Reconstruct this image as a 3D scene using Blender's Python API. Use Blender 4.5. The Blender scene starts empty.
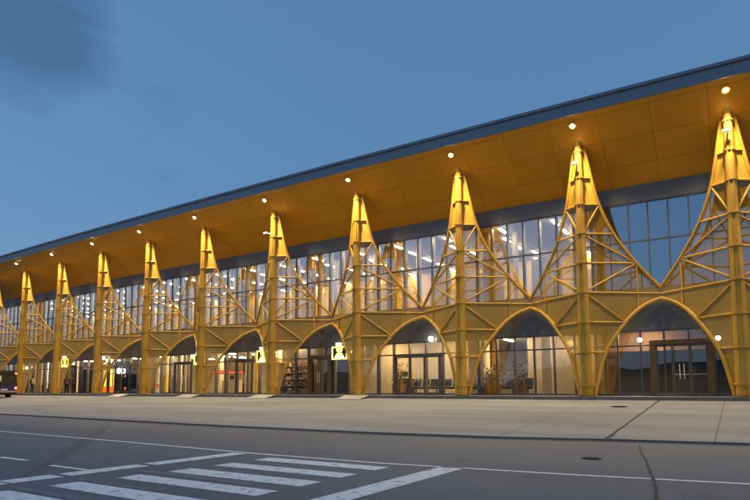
import bpy, math, random
from mathutils import Vector, Matrix
random.seed(7)
sc = bpy.context.scene
COL = sc.collection
R = math.radians

# ------------------------------------------------------------------ camera
EYE = 0.25
F, PY, PITCH, YAW = 571.0, 335.0, R(5.6), R(32.66)
cam_d = bpy.data.cameras.new('camera')
cam = bpy.data.objects.new('camera', cam_d); COL.objects.link(cam)
cam.location = (0, 0, EYE)
cam.rotation_euler = (R(90) + PITCH, 0, YAW)
cam_d.sensor_width = 36; cam_d.lens = F / 750 * 36
cam_d.shift_y = (PY - 250) / 750
cam_d.clip_start = 0.1; cam_d.clip_end = 6000
sc.camera = cam

def ray(x, y):
    a, b, c = x - 375, F, -(y - PY)
    fw = b * math.cos(PITCH) - c * math.sin(PITCH)
    u = b * math.sin(PITCH) + c * math.cos(PITCH)
    return Vector((a * math.cos(YAW) - fw * math.sin(YAW), a * math.sin(YAW) + fw * math.cos(YAW), u))

def Yc(X):                      # line of the masts: a very slight bow
    return 27.5 + .00045 * (X + 20) ** 2

GL = 2.4                        # masts to glass

def at(x, y, off):              # survey: a sight line met with the plane `off` behind the masts
    d = ray(x, y); Y = 28.0 + off
    for _ in range(6):
        X = d.x / d.y * Y; Y = Yc(X) + off
    return Vector((X, Y, EYE + d.z / d.y * Y))

# ------------------------------------------------------------------ materials
def mat(name, base=(.5, .5, .5), rough=.6, metal=0.0, emit=None, estr=0.0, var=0.0, vscale=3.0, bump=0.0, spec=None):
    m = bpy.data.materials.new(name); m.use_nodes = True
    nt = m.node_tree; b = nt.nodes['Principled BSDF']
    b.inputs['Base Color'].default_value = (*base, 1)
    b.inputs['Roughness'].default_value = rough
    b.inputs['Metallic'].default_value = metal
    if spec is not None: b.inputs['Specular IOR Level'].default_value = spec
    if emit:
        b.inputs['Emission Color'].default_value = (*emit, 1)
        b.inputs['Emission Strength'].default_value = estr
    if var or bump:
        tc = nt.nodes.new('ShaderNodeNewGeometry')
        n = nt.nodes.new('ShaderNodeTexNoise'); n.inputs['Scale'].default_value = vscale
        n.inputs['Detail'].default_value = 6
        nt.links.new(tc.outputs['Position'], n.inputs['Vector'])
        if var:
            r = nt.nodes.new('ShaderNodeMapRange')
            r.inputs['From Min'].default_value = .3; r.inputs['From Max'].default_value = .7
            r.inputs['To Min'].default_value = 1 - var; r.inputs['To Max'].default_value = 1 + var
            nt.links.new(n.outputs['Fac'], r.inputs['Value'])
            mx = nt.nodes.new('ShaderNodeVectorMath'); mx.operation = 'SCALE'
            mx.inputs[0].default_value = base
            nt.links.new(r.outputs[0], mx.inputs['Scale'])
            nt.links.new(mx.outputs[0], b.inputs['Base Color'])
            rr = nt.nodes.new('ShaderNodeMapRange')
            rr.inputs['To Min'].default_value = max(.05, rough - .12); rr.inputs['To Max'].default_value = min(1, rough + .12)
            nt.links.new(n.outputs['Fac'], rr.inputs['Value']); nt.links.new(rr.outputs[0], b.inputs['Roughness'])
        if bump:
            bp = nt.nodes.new('ShaderNodeBump'); bp.inputs['Strength'].default_value = bump; bp.inputs['Distance'].default_value = .02
            nt.links.new(n.outputs['Fac'], bp.inputs['Height']); nt.links.new(bp.outputs[0], b.inputs['Normal'])
    return m

def nodes_of(m):
    return m.node_tree, m.node_tree.nodes['Principled BSDF']

M = {}
def position_xyz(nt):
    g = nt.nodes.new('ShaderNodeNewGeometry'); s = nt.nodes.new('ShaderNodeSeparateXYZ')
    nt.links.new(g.outputs['Position'], s.inputs[0]); return g, s
def gold_mat():
    m = mat('gold paint', (.54, .335, .035), .58, .0); nt, b = nodes_of(m)
    g, s = position_xyz(nt)
    n1 = nt.nodes.new('ShaderNodeTexNoise'); n1.inputs['Scale'].default_value = 1.1; n1.inputs['Detail'].default_value = 7; n1.inputs['Roughness'].default_value = .6
    nt.links.new(g.outputs['Position'], n1.inputs['Vector'])
    mp = nt.nodes.new('ShaderNodeMapping'); mp.inputs['Scale'].default_value = (9, 9, .8)
    n2 = nt.nodes.new('ShaderNodeTexNoise'); n2.inputs['Scale'].default_value = 1; n2.inputs['Detail'].default_value = 5
    nt.links.new(g.outputs['Position'], mp.inputs['Vector']); nt.links.new(mp.outputs[0], n2.inputs['Vector'])
    ad = nt.nodes.new('ShaderNodeMath'); ad.operation = 'MULTIPLY'; nt.links.new(n1.outputs['Fac'], ad.inputs[0]); nt.links.new(n2.outputs['Fac'], ad.inputs[1])
    r = nt.nodes.new('ShaderNodeValToRGB'); e = r.color_ramp.elements
    e[0].position = .12; e[0].color = (.44, .235, .022, 1); e[1].position = .36; e[1].color = (.66, .355, .032, 1)
    nt.links.new(ad.outputs[0], r.inputs[0]); nt.links.new(r.outputs[0], b.inputs['Base Color'])
    return m
M['gold'] = gold_mat()
M['gold_dark'] = mat('bronze paint', (.22, .12, .02), .5, .2, var=.1)
M['bronze'] = mat('bronze frame', (.16, .095, .035), .45, .3, var=.1)
M['mullion'] = mat('mullion metal', (.13, .12, .11), .45, .4)
M['dark'] = mat('dark metal', (.035, .035, .04), .5, .3)
M['fascia'] = mat('fascia metal', (.27, .27, .29), .42, .5, var=.06, vscale=.5)
M['band'] = mat('grey band', (.20, .20, .205), .6, .0, var=.06, vscale=.6)
M['spandrel'] = mat('spandrel', (.14, .135, .13), .35, .1, var=.1, vscale=.8)
M['cream'] = mat('cream wall', (.54, .46, .33), .8, var=.05, vscale=.7)
M['cream_col'] = mat('cream column', (.78, .68, .48), .7)
M['yellow'] = mat('yellow wall', (.80, .55, .06), .7, var=.04)
M['warm'] = mat('warm yellow wall', (.74, .54, .20), .8, var=.06)
M['ceil'] = mat('ceiling', (.34, .30, .25), .8)
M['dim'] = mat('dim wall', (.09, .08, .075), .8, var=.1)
M['floor'] = mat('interior floor', (.20, .19, .18), .25, var=.1)
M['tile'] = mat('terrace concrete', (.30, .28, .25), .8, var=.12, vscale=2)
M['kerb'] = mat('kerb stone', (.20, .17, .15), .85, var=.2, vscale=4)
M['plate'] = mat('ramp plate', (.46, .44, .40), .5, .2, var=.08)
M['seat'] = mat('dark seat', (.025, .025, .03), .5)
M['wood'] = mat('brown wood', (.20, .11, .05), .6, var=.2, vscale=5)
M['pot'] = mat('planter', (.22, .11, .035), .6, var=.15)
M['leaf'] = mat('leaves', (.035, .07, .025), .6, var=.3, vscale=8)
M['blue'] = mat('blue panel', (.03, .09, .22), .6, var=.15)
M['teal'] = mat('teal panel', (.03, .08, .10), .5, var=.2)
M['tube'] = mat('lit tube', (1, 1, 1), .5, emit=(1, .72, .36), estr=26)
M['lens'] = mat('lit lens', (1, 1, 1), .5, emit=(1, .86, .58), estr=40)
M['lamp'] = mat('lit lamp', (1, 1, 1), .5, emit=(1, .88, .62), estr=8)
M['sign_yellow'] = mat('lit sign yellow', (.8, .7, .1), .5, emit=(1, .88, .16), estr=.5)
M['sign_white'] = mat('lit sign white', (.8, .8, .7), .5, emit=(1, .93, .60), estr=.7)
M['sign_black'] = mat('sign black', (.012, .012, .012), .5)
M['led_red'] = mat('lit red dots', (.3, .02, .01), .5, emit=(1, .07, .03), estr=.7)
M['kiosk'] = mat('lit kiosk panel', (.8, .6, .2), .5, emit=(1, .62, .10), estr=.45)
M['orange'] = mat('lit orange board', (.6, .12, .02), .5, emit=(1, .16, .02), estr=.3)
M['tail'] = mat('lit tail light', (.5, .02, .02), .3, emit=(1, .10, .04), estr=1.2)
M['white'] = mat('white paint', (.75, .74, .72), .5)
M['bus_black'] = mat('bus black', (.012, .012, .014), .25)
M['bus_blue'] = mat('bus blue', (.015, .03, .16), .3, .2)
M['bus_stripe'] = mat('bus stripe', (.45, .33, .25), .4)
M['rubber'] = mat('rubber', (.02, .02, .02), .9)
M['bus_glass'] = mat('bus glass', (.02, .03, .02), .06, spec=.8)
M['skin'] = mat('skin', (.45, .27, .18), .6)
M['shirt_white'] = mat('white shirt', (.65, .62, .58), .8)
M['jacket_grey'] = mat('grey jacket', (.10, .11, .15), .8)
M['jacket_blue'] = mat('dark blue jacket', (.03, .04, .08), .8)
M['trousers'] = mat('dark trousers', (.02, .02, .025), .8)
M['hair'] = mat('dark hair', (.015, .012, .01), .7)
M['iron'] = mat('cast iron', (.03, .028, .027), .6, .5, var=.2, vscale=20)
M['tar'] = mat('tar seam', (.022, .021, .022), .8, var=.2, vscale=9)
M['goods'] = None

# glass: thin coated sheet, part mirror, part clear
def glass(name, base, ior, tint):
    m = bpy.data.materials.new(name); m.use_nodes = True; nt = m.node_tree; nt.nodes.clear()
    o = nt.nodes.new('ShaderNodeOutputMaterial'); mx = nt.nodes.new('ShaderNodeMixShader')
    t = nt.nodes.new('ShaderNodeBsdfTransparent'); t.inputs[0].default_value = (*tint, 1)
    g = nt.nodes.new('ShaderNodeBsdfGlossy'); g.inputs['Roughness'].default_value = .0
    g.inputs['Color'].default_value = (.94, .96, 1, 1)
    fr = nt.nodes.new('ShaderNodeFresnel'); fr.inputs['IOR'].default_value = ior
    ad = nt.nodes.new('ShaderNodeMath'); ad.operation = 'ADD'; ad.use_clamp = True; ad.inputs[1].default_value = base
    nt.links.new(fr.outputs[0], ad.inputs[0]); nt.links.new(ad.outputs[0], mx.inputs[0])
    nt.links.new(t.outputs[0], mx.inputs[1]); nt.links.new(g.outputs[0], mx.inputs[2]); nt.links.new(mx.outputs[0], o.inputs[0])
    return m
M['glass'] = glass('coated glass', .52, 1.7, (.84, .86, .86))
M['glass_low'] = glass('entrance glass', .16, 1.6, (.80, .80, .78))

# perforated sheet: gold paint with holes far below a pixel
def mesh_sheet(name, cover):
    m = mat(name, (.74, .42, .04), .6, .0); nt, b = nodes_of(m)
    o = [n for n in nt.nodes if n.type == 'OUTPUT_MATERIAL'][0]
    t = nt.nodes.new('ShaderNodeBsdfTransparent'); mx = nt.nodes.new('ShaderNodeMixShader')
    ge = nt.nodes.new('ShaderNodeNewGeometry'); nz = nt.nodes.new('ShaderNodeTexNoise'); nz.inputs['Scale'].default_value = 1.2
    mr = nt.nodes.new('ShaderNodeMapRange'); mr.inputs['To Min'].default_value = cover - .1; mr.inputs['To Max'].default_value = cover + .1
    nt.links.new(ge.outputs['Position'], nz.inputs['Vector']); nt.links.new(nz.outputs['Fac'], mr.inputs['Value'])
    lw = nt.nodes.new('ShaderNodeLayerWeight'); lw.inputs['Blend'].default_value = .5     # slanted holes close up
    pw = nt.nodes.new('ShaderNodeMath'); pw.operation = 'POWER'; pw.inputs[1].default_value = 2.2; nt.links.new(lw.outputs['Facing'], pw.inputs[0])
    sm = nt.nodes.new('ShaderNodeMath'); sm.operation = 'MULTIPLY_ADD'; sm.use_clamp = True; sm.inputs[1].default_value = .55
    nt.links.new(pw.outputs[0], sm.inputs[0]); nt.links.new(mr.outputs[0], sm.inputs[2])
    nt.links.new(sm.outputs[0], mx.inputs[0]); nt.links.new(t.outputs[0], mx.inputs[1]); nt.links.new(b.outputs[0], mx.inputs[2])
    nt.links.new(mx.outputs[0], o.inputs['Surface'])
    return m
M['mesh_dense'] = mesh_sheet('perforated sheet dense', .52)
M['mesh_top'] = mesh_sheet('perforated sheet top', 1.02)
M['mesh_fine'] = mesh_sheet('perforated sheet fine', .24)

def seam(nt, val, period, half, offset=0.0):       # 1 inside a joint of half-width `half`
    a = nt.nodes.new('ShaderNodeMath'); a.operation = 'ADD'; a.inputs[1].default_value = offset + period * 1000
    nt.links.new(val, a.inputs[0])
    p = nt.nodes.new('ShaderNodeMath'); p.operation = 'PINGPONG'; p.inputs[1].default_value = period / 2
    nt.links.new(a.outputs[0], p.inputs[0])
    l = nt.nodes.new('ShaderNodeMath'); l.operation = 'LESS_THAN'; l.inputs[1].default_value = half
    nt.links.new(p.outputs[0], l.inputs[0]); return l.outputs[0]

def mix_col(nt, fac, a, b):
    m = nt.nodes.new('ShaderNodeMix'); m.data_type = 'RGBA'
    if fac is not None: nt.links.new(fac, m.inputs['Factor'])
    for k, v in (('A', a), ('B', b)):
        i = [s for s in m.inputs if s.name == k and s.type == 'RGBA'][0]
        if isinstance(v, tuple): i.default_value = (*v, 1)
        else: nt.links.new(v, i)
    return m, [s for s in m.outputs if s.type == 'RGBA'][0]

def soffit_mat():
    m = mat('soffit panels', (.40, .20, .020), .38, .25); nt, b = nodes_of(m)
    g, s = position_xyz(nt)
    s1 = seam(nt, s.outputs['X'], 2.2, .014, .6); s2 = seam(nt, s.outputs['Z'], .86, .010, .1)
    mx = nt.nodes.new('ShaderNodeMath'); mx.operation = 'MAXIMUM'
    nt.links.new(s1, mx.inputs[0]); nt.links.new(s2, mx.inputs[1])
    # each panel its own slight shade
    fl = []
    for out, per, off in (('X', 2.2, .6), ('Z', .86, .1)):
        a = nt.nodes.new('ShaderNodeMath'); a.operation = 'ADD'; a.inputs[1].default_value = off + per / 2 * 0 
        nt.links.new(s.outputs[out], a.inputs[0])
        d = nt.nodes.new('ShaderNodeMath'); d.operation = 'DIVIDE'; d.inputs[1].default_value = per
        nt.links.new(a.outputs[0], d.inputs[0])
        f = nt.nodes.new('ShaderNodeMath'); f.operation = 'FLOOR'; nt.links.new(d.outputs[0], f.inputs[0]); fl.append(f.outputs[0])
    cb = nt.nodes.new('ShaderNodeCombineXYZ'); nt.links.new(fl[0], cb.inputs[0]); nt.links.new(fl[1], cb.inputs[1])
    wn = nt.nodes.new('ShaderNodeTexWhiteNoise'); wn.noise_dimensions = '3D'; nt.links.new(cb.outputs[0], wn.inputs['Vector'])
    _, c1 = mix_col(nt, wn.outputs['Value'], (.66, .315, .006), (.72, .345, .008))
    _, c2 = mix_col(nt, mx.outputs[0], c1, (.40, .215, .006))
    nt.links.new(c2, b.inputs['Base Color'])
    return m
M['soffit'] = soffit_mat()

def concrete_mat():
    m = mat('forecourt concrete', (.3, .28, .25), .82); nt, b = nodes_of(m)
    g, s = position_xyz(nt)
    n1 = nt.nodes.new('ShaderNodeTexNoise'); n1.inputs['Scale'].default_value = .35; n1.inputs['Detail'].default_value = 8; n1.inputs['Roughness'].default_value = .65
    mp = nt.nodes.new('ShaderNodeMapping'); mp.inputs['Scale'].default_value = (.35, 1.6, 1)
    nt.links.new(g.outputs['Position'], mp.inputs['Vector']); nt.links.new(mp.outputs[0], n1.inputs['Vector'])
    n2 = nt.nodes.new('ShaderNodeTexNoise'); n2.inputs['Scale'].default_value = 14; n2.inputs['Detail'].default_value = 5
    nt.links.new(g.outputs['Position'], n2.inputs['Vector'])
    r = nt.nodes.new('ShaderNodeValToRGB'); e = r.color_ramp.elements
    e[0].position = .34; e[0].color = (.17, .17, .168, 1); e[1].position = .62; e[1].color = (.38, .37, .35, 1)
    nt.links.new(n1.outputs['Fac'], r.inputs[0])
    _, c = mix_col(nt, n2.outputs['Fac'], (.20, .20, .20), r.outputs[0])
    s1 = seam(nt, s.outputs['X'], 4.9, .022, .62)
    s1b = nt.nodes.new('ShaderNodeMath'); s1b.operation = 'MULTIPLY'; s1b.inputs[1].default_value = .55; nt.links.new(s1, s1b.inputs[0])
    _, c2 = mix_col(nt, s1b.outputs[0], c, (.07, .055, .045))
    nt.links.new(c2, b.inputs['Base Color'])
    bp = nt.nodes.new('ShaderNodeBump'); bp.inputs['Strength'].default_value = .3; bp.inputs['Distance'].default_value = .01
    nt.links.new(n2.outputs['Fac'], bp.inputs['Height']); nt.links.new(bp.outputs[0], b.inputs['Normal'])
    return m
M['concrete'] = concrete_mat()

def asphalt_mat():
    m = mat('road asphalt', (.06, .06, .06), .8); nt, b = nodes_of(m)
    g, s = position_xyz(nt)
    n1 = nt.nodes.new('ShaderNodeTexNoise'); n1.inputs['Scale'].default_value = .3; n1.inputs['Detail'].default_value = 7; n1.inputs['Roughness'].default_value = .6
    mp = nt.nodes.new('ShaderNodeMapping'); mp.inputs['Scale'].default_value = (.5, 1.2, 1); mp.inputs['Rotation'].default_value = (0, 0, .25)
    nt.links.new(g.outputs['Position'], mp.inputs['Vector']); nt.links.new(mp.outputs[0], n1.inputs['Vector'])
    n2 = nt.nodes.new('ShaderNodeTexNoise'); n2.inputs['Scale'].default_value = 60; n2.inputs['Detail'].default_value = 4
    nt.links.new(g.outputs['Position'], n2.inputs['Vector'])
    r = nt.nodes.new('ShaderNodeValToRGB'); e = r.color_ramp.elements
    e[0].position = .3; e[0].color = (.112, .118, .132, 1); e[1].position = .7; e[1].color = (.188, .195, .212, 1)
    nt.links.new(n1.outputs['Fac'], r.inputs[0])
    q = nt.nodes.new('ShaderNodeMapRange'); q.inputs['To Min'].default_value = .0; q.inputs['To Max'].default_value = .9
    nt.links.new(n2.outputs['Fac'], q.inputs['Value'])
    _, c = mix_col(nt, q.outputs[0], r.outputs[0], (.118, .123, .135))
    sp = nt.nodes.new('ShaderNodeMapRange'); sp.inputs['From Min'].default_value = .36; sp.inputs['From Max'].default_value = .64; sp.inputs['To Min'].default_value = .62; sp.inputs['To Max'].default_value = 1.38
    n3 = nt.nodes.new('ShaderNodeTexNoise'); n3.inputs['Scale'].default_value = 34; n3.inputs['Detail'].default_value = 6; n3.inputs['Roughness'].default_value = .75
    nt.links.new(g.outputs['Position'], n3.inputs['Vector']); nt.links.new(n3.outputs['Fac'], sp.inputs['Value'])
    vm = nt.nodes.new('ShaderNodeVectorMath'); vm.operation = 'SCALE'; nt.links.new(c, vm.inputs[0]); nt.links.new(sp.outputs[0], vm.inputs['Scale']); c = vm.outputs[0]
    st = nt.nodes.new('ShaderNodeTexNoise'); st.inputs['Scale'].default_value = 1.7; st.inputs['Detail'].default_value = 3
    nt.links.new(g.outputs['Position'], st.inputs['Vector'])
    sr = nt.nodes.new('ShaderNodeMapRange'); sr.inputs['From Min'].default_value = .60; sr.inputs['From Max'].default_value = .74; sr.inputs['To Max'].default_value = .30
    nt.links.new(st.outputs['Fac'], sr.inputs['Value'])
    _, c = mix_col(nt, sr.outputs[0], c, (.055, .053, .054))
    nt.links.new(c, b.inputs['Base Color'])
    bp = nt.nodes.new('ShaderNodeBump'); bp.inputs['Strength'].default_value = .6; bp.inputs['Distance'].default_value = .006
    nt.links.new(n2.outputs['Fac'], bp.inputs['Height']); nt.links.new(bp.outputs[0], b.inputs['Normal'])
    return m
M['asphalt'] = asphalt_mat()

def worn_paint():
    m = mat('worn road paint', (.6, .6, .6), .7); nt, b = nodes_of(m)
    g, s = position_xyz(nt)
    n = nt.nodes.new('ShaderNodeTexNoise'); n.inputs['Scale'].default_value = 7; n.inputs['Detail'].default_value = 9; n.inputs['Roughness'].default_value = .7
    nt.links.new(g.outputs['Position'], n.inputs['Vector'])
    r = nt.nodes.new('ShaderNodeValToRGB'); e = r.color_ramp.elements
    e[0].position = .35; e[0].color = (.22, .22, .23, 1); e[1].position = .47; e[1].color = (.86, .85, .82, 1)
    nt.links.new(n.outputs['Fac'], r.inputs[0]); nt.links.new(r.outputs[0], b.inputs['Base Color'])
    return m
M['paint'] = worn_paint()
M['paint_old'] = mat('faded road paint', (.17, .17, .18), .8, var=.25, vscale=6)
M['hill'] = mat('hill forest', (.030, .040, .028), .9, var=.3, vscale=.03)

def goods_mat():
    m = mat('packed goods', (.4, .2, .1), .5); nt, b = nodes_of(m)
    g, s = position_xyz(nt)
    sc_ = nt.nodes.new('ShaderNodeVectorMath'); sc_.operation = 'SCALE'; sc_.inputs['Scale'].default_value = 7
    nt.links.new(g.outputs['Position'], sc_.inputs[0])
    fl = nt.nodes.new('ShaderNodeVectorMath'); fl.operation = 'FLOOR'; nt.links.new(sc_.outputs[0], fl.inputs[0])
    wn = nt.nodes.new('ShaderNodeTexWhiteNoise'); nt.links.new(fl.outputs[0], wn.inputs['Vector'])
    r = nt.nodes.new('ShaderNodeValToRGB'); r.color_ramp.interpolation = 'CONSTANT'
    cols = [(.55, .32, .12), (.10, .04, .03), (.70, .55, .38), (.30, .05, .03), (.06, .06, .09), (.60, .40, .10), (.35, .22, .14)]
    e = r.color_ramp.elements
    e[0].color = (*cols[0], 1); e[1].position = .15; e[1].color = (*cols[1], 1)
    for i, c in enumerate(cols[2:]):
        x = e.new(.3 + i * .14); x.color = (*c, 1)
    nt.links.new(wn.outputs['Value'], r.inputs[0]); nt.links.new(r.outputs[0], b.inputs['Base Color'])
    return m
M['goods'] = goods_mat()

# ------------------------------------------------------------------ helpers
ORIG = {}
def tag(o, label=None, cat=None, group=None, kind=None):
    if label: o['label'] = label
    if cat: o['category'] = cat
    if group: o['group'] = group
    if kind: o['kind'] = kind
    return o
def empty(name, loc, label, cat, group=None):
    o = bpy.data.objects.new(name, None); COL.objects.link(o); o.location = loc
    o.empty_display_size = .3
    ORIG[o.name] = Vector(loc)
    return tag(o, label, cat, group)

class MB:
    def __init__(s): s.v, s.f = [], []
    def add(s, vs, fs):
        n = len(s.v); s.v += [Vector(v) for v in vs]; s.f += [tuple(i + n for i in f) for f in fs]; return s
    def box(s, a, b):
        (x0, y0, z0), (x1, y1, z1) = a, b
        if x0 > x1: x0, x1 = x1, x0
        if y0 > y1: y0, y1 = y1, y0
        if z0 > z1: z0, z1 = z1, z0
        return s.add([(x0,y0,z0),(x1,y0,z0),(x1,y1,z0),(x0,y1,z0),(x0,y0,z1),(x1,y0,z1),(x1,y1,z1),(x0,y1,z1)],
                     [(0,3,2,1),(4,5,6,7),(0,1,5,4),(1,2,6,5),(2,3,7,6),(3,0,4,7)])
    def quad(s, a, b, c, d): return s.add([a, b, c, d], [(0, 1, 2, 3)])
    def hexa(s, lo, hi):        # two matching polygons (bottom, top)
        n = len(lo)
        return s.add(list(lo) + list(hi), [tuple(reversed(range(n))), tuple(range(n, 2*n))] + [(i, (i+1) % n, n+(i+1) % n, n+i) for i in range(n)])
    def tube(s, pts, r, n=8, cap=True):
        pts = [Vector(p) for p in pts]; rr = r if isinstance(r, (list, tuple)) else [r] * len(pts)
        rings = []
        up = Vector((0, 0, 1)); t0 = (pts[1] - pts[0]).normalized()
        if abs(t0.dot(up)) > .95: up = Vector((0, 1, 0))
        for i, p in enumerate(pts):
            t = (pts[min(i+1, len(pts)-1)] - pts[max(i-1, 0)]).normalized()
            a = t.cross(up).normalized(); b = a.cross(t).normalized()
            rings.append([p + (a * math.cos(2*math.pi*k/n) + b * math.sin(2*math.pi*k/n)) * rr[i] for k in range(n)])
        vs = [v for q in rings for v in q]; fs = []
        for i in range(len(pts) - 1):
            for k in range(n):
                fs.append((i*n+k, i*n+(k+1) % n, (i+1)*n+(k+1) % n, (i+1)*n+k))
        if cap: fs += [tuple(reversed(range(n))), tuple(range((len(pts)-1)*n, len(pts)*n))]
        return s.add(vs, fs)
    def bar(s, p, q, w, h):     # rectangular bar
        p, q = Vector(p), Vector(q); t = (q - p).normalized()
        up = Vector((0, 0, 1)) if abs(t.z) < .95 else Vector((0, 1, 0))
        a = t.cross(up).normalized() * w/2; b = t.cross(a).normalized() * h/2
        lo = [p+a+b, p+a-b, p-a-b, p-a+b]; hi = [q+a+b, q+a-b, q-a-b, q-a+b]
        return s.hexa(lo, hi)
    def disc(s, c, r, h, n=20):
        c = Vector(c)
        ring = [(math.cos(2*math.pi*k/n)*r, math.sin(2*math.pi*k/n)*r) for k in range(n)]
        return s.hexa([c + Vector((x, y, 0)) for x, y in ring], [c + Vector((x, y, h)) for x, y in ring])
    def build(s, name, m, parent=None, smooth=False, bevel=0):
        o0 = Vector((0, 0, 0)); p = parent
        while p is not None:
            if p.name in ORIG: o0 = o0 + ORIG[p.name]
            p = p.parent
        me = bpy.data.meshes.new(name)
        me.from_pydata([tuple(v - o0) for v in s.v], [], s.f)
        for mm in (m if isinstance(m, (list, tuple)) else [m]): me.materials.append(mm)
        me.validate(); me.update()
        if smooth:
            for p_ in me.polygons: p_.use_smooth = True
        o = bpy.data.objects.new(name, me); COL.objects.link(o)
        if smooth:
            es = o.modifiers.new('edge split', 'EDGE_SPLIT'); es.split_angle = R(40)
        if bevel:
            bv = o.modifiers.new('bevel', 'BEVEL'); bv.width = bevel; bv.segments = 2; bv.limit_method = 'ANGLE'
        if parent is not None: o.parent = parent
        return o

def crom(pts, per=6):
    out = []
    P = [Vector(p) for p in pts]; P = [2*P[0]-P[1]] + P + [2*P[-1]-P[-2]]
    for i in range(1, len(P)-2):
        for k in range(per):
            t = k/per
            a, b, c, d = P[i-1], P[i], P[i+1], P[i+2]
            out.append(.5*((2*b)+(c-a)*t+(2*a-5*b+4*c-d)*t*t+(3*b-a-3*c+d)*t**3))
    out.append(P[-2]); return out

# ------------------------------------------------------------------ the ground
MAST = [6.2, .06, -6.08, -12.30, -18.92, -25.60, -32.45, -39.0, -45.6, -52.3, -59.1, -65.8, -72.5, -79.2]
XL, XR = -79.2, 6.2
KERB = [(-400, 17.2), (-80, 16.0), (-34, 15.15), (-17, 14.25), (-9, 14.2), (-5.5, 14.65), (-2.9, 15.4), (0, 15.95), (8, 17.0), (60, 22.0)]
def kerb_y(x):
    for (a, ya), (b, yb) in zip(KERB, KERB[1:]):
        if a <= x <= b: return ya + (yb-ya)*(x-a)/(b-a)
    return KERB[-1][1]
ROAD = -1.0
TF = 1.15                        # terrace front, this far before the masts
g = MB(); g.quad((-2500, -2500, ROAD), (2500, -2500, ROAD), (2500, 2500, ROAD), (-2500, 2500, ROAD))
tag(g.build('road', M['asphalt']), kind='structure')

xs = sorted(set([-120 + i*2.0 for i in range(81)] + [k[0] for k in KERB if -120 < k[0] < 40]))
def front_y(x): return Yc(max(x, -90)) - TF
def slope_z(x, y):
    a, b = kerb_y(x), front_y(x)
    return ROAD + .05 + (y-a)/(b-a) * (-.15 - ROAD - .05)
g = MB(); rows = []
for x in xs:
    a, b = kerb_y(x), front_y(x)
    rows.append([(x, a, ROAD-.05)] + [(x, a+(b-a)*t, slope_z(x, a+(b-a)*t)) for t in (0, .2, .4, .6, .8, 1)] + [(x, b+.03, -.15), (x, b+.03, -.9)])
n = len(rows[0]); vs = [p for r in rows for p in r]
fs = [(i*n+k, (i+1)*n+k, (i+1)*n+k+1, i*n+k+1) for i in range(len(rows)-1) for k in range(n-1)]
tag(g.add(vs, fs).build('forecourt', M['concrete']), kind='structure')
# drainage channel along the foot of the forecourt
g = MB(); vs = []
for x in xs:
    a = kerb_y(x); vs += [(x, a-.34, ROAD+.006), (x, a-.012, ROAD+.006)]
fs = [(2*i, 2*i+2, 2*i+3, 2*i+1) for i in range(len(xs)-1)]
tag(g.add(vs, fs).build('drainage_channel', M['tar']), kind='structure')
# terrace under the masts, with its kerb stones
g = MB(); vs = []
for x in xs:
    b = front_y(x); vs += [(x, b+.16, 0), (x, b+5, 0)]
tag(g.add(vs, fs).build('terrace', M['tile']), kind='structure')
x = -90.0; g = MB()
while x < 24:
    x2 = x + 1.0
    b1, b2 = front_y(x+.006), front_y(x2-.006)
    g.hexa([(x+.006, b1, -.3), (x2-.006, b2, -.3), (x2-.006, b2+.158, -.3), (x+.006, b1+.158, -.3)],
           [(x+.006, b1+.012, .004), (x2-.006, b2+.012, .004), (x2-.006, b2+.158, .004), (x+.006, b1+.158, .004)])
    x = x2
tag(g.build('kerb', M['kerb']), kind='structure')

# expansion joint, crack and painted markings
def ribbon(name, pts, w, z, m, kind='structure'):
    b = MB(); P = [Vector((p[0], p[1], 0)) for p in pts]; vs = []
    for i, p in enumerate(P):
        t = (P[min(i+1, len(P)-1)] - P[max(i-1, 0)]).normalized(); nrm = Vector((-t.y, t.x, 0)); ww = w[i] if isinstance(w, list) else w
        zz = z(p.x, p.y) if callable(z) else z
        vs += [(p.x+nrm.x*ww/2, p.y+nrm.y*ww/2, zz), (p.x-nrm.x*ww/2, p.y-nrm.y*ww/2, zz)]
    fs_ = [(2*i, 2*i+1, 2*i+3, 2*i+2) for i in range(len(P)-1)]
    return tag(b.add(vs, fs_).build(name, m), kind=kind)
sz = lambda x, y: slope_z(x, y) + .006
ribbon('expansion_joint', [(-2.95 + .012*math.sin(i*1.7), 15.45 + i*.555) for i in range(21)], [.12, .11, .09, .08, .07] + [.06]*16, sz, M['tar'])
pts = [(-2.06, 14.5), (-1.93, 13.6), (-1.76, 12.6), (-1.60, 11.8), (-1.44, 10.9), (-1.31, 10.1), (-1.17, 9.3), (-1.04, 8.5), (-.95, 7.8), (-.82, 6.6), (-.72, 5.0), (-.5, 3.0)]
ribbon('road_crack', [(p.x, p.y) for p in crom([(a, b, 0) for a, b in pts], 3)], [.036 + .014*math.sin(i*2.1) for i in range(len(pts)*3-2)], ROAD+.006, M['tar'])
ribbon('edge_line', [(-120, 9.6), (-60, 9.2), (-19.4, 8.82), (-12.8, 8.68), (-8.35, 8.48), (-5.4, 8.53), (-2.2, 8.92), (0, 9.32), (6, 10.2), (40, 14.0)], .12, ROAD+.004, M['paint'])
def rect(name, x0, y0, x1, y1, m, z=ROAD+.004, skew=0):
    b = MB(); b.quad((x0, y0, z), (x1, y0+skew, z), (x1, y1+skew, z), (x0, y1, z)); return tag(b.build(name, m), kind='structure')
for y0, w, x0 in ((3.28, .42, -7.85), (4.15, .42, -7.78), (5.05, .40, -7.68), (5.86, .47, -7.58), (6.76, .43, -7.55), (7.68, .44, -7.54), (2.4, .42, -7.85)):
    rect('crosswalk_stripe', x0, y0, -4.95, y0+w, M['paint'], skew=.04)
for y0, y1 in ((2.2, 3.95), (4.0, 4.70), (4.82, 6.14), (6.28, 8.36)):
    rect('stop_line', -8.78, y0, -8.40, y1, M['paint'])
rect('stop_line', -4.26, 2.5, -3.86, 8.72, M['paint'])
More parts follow.
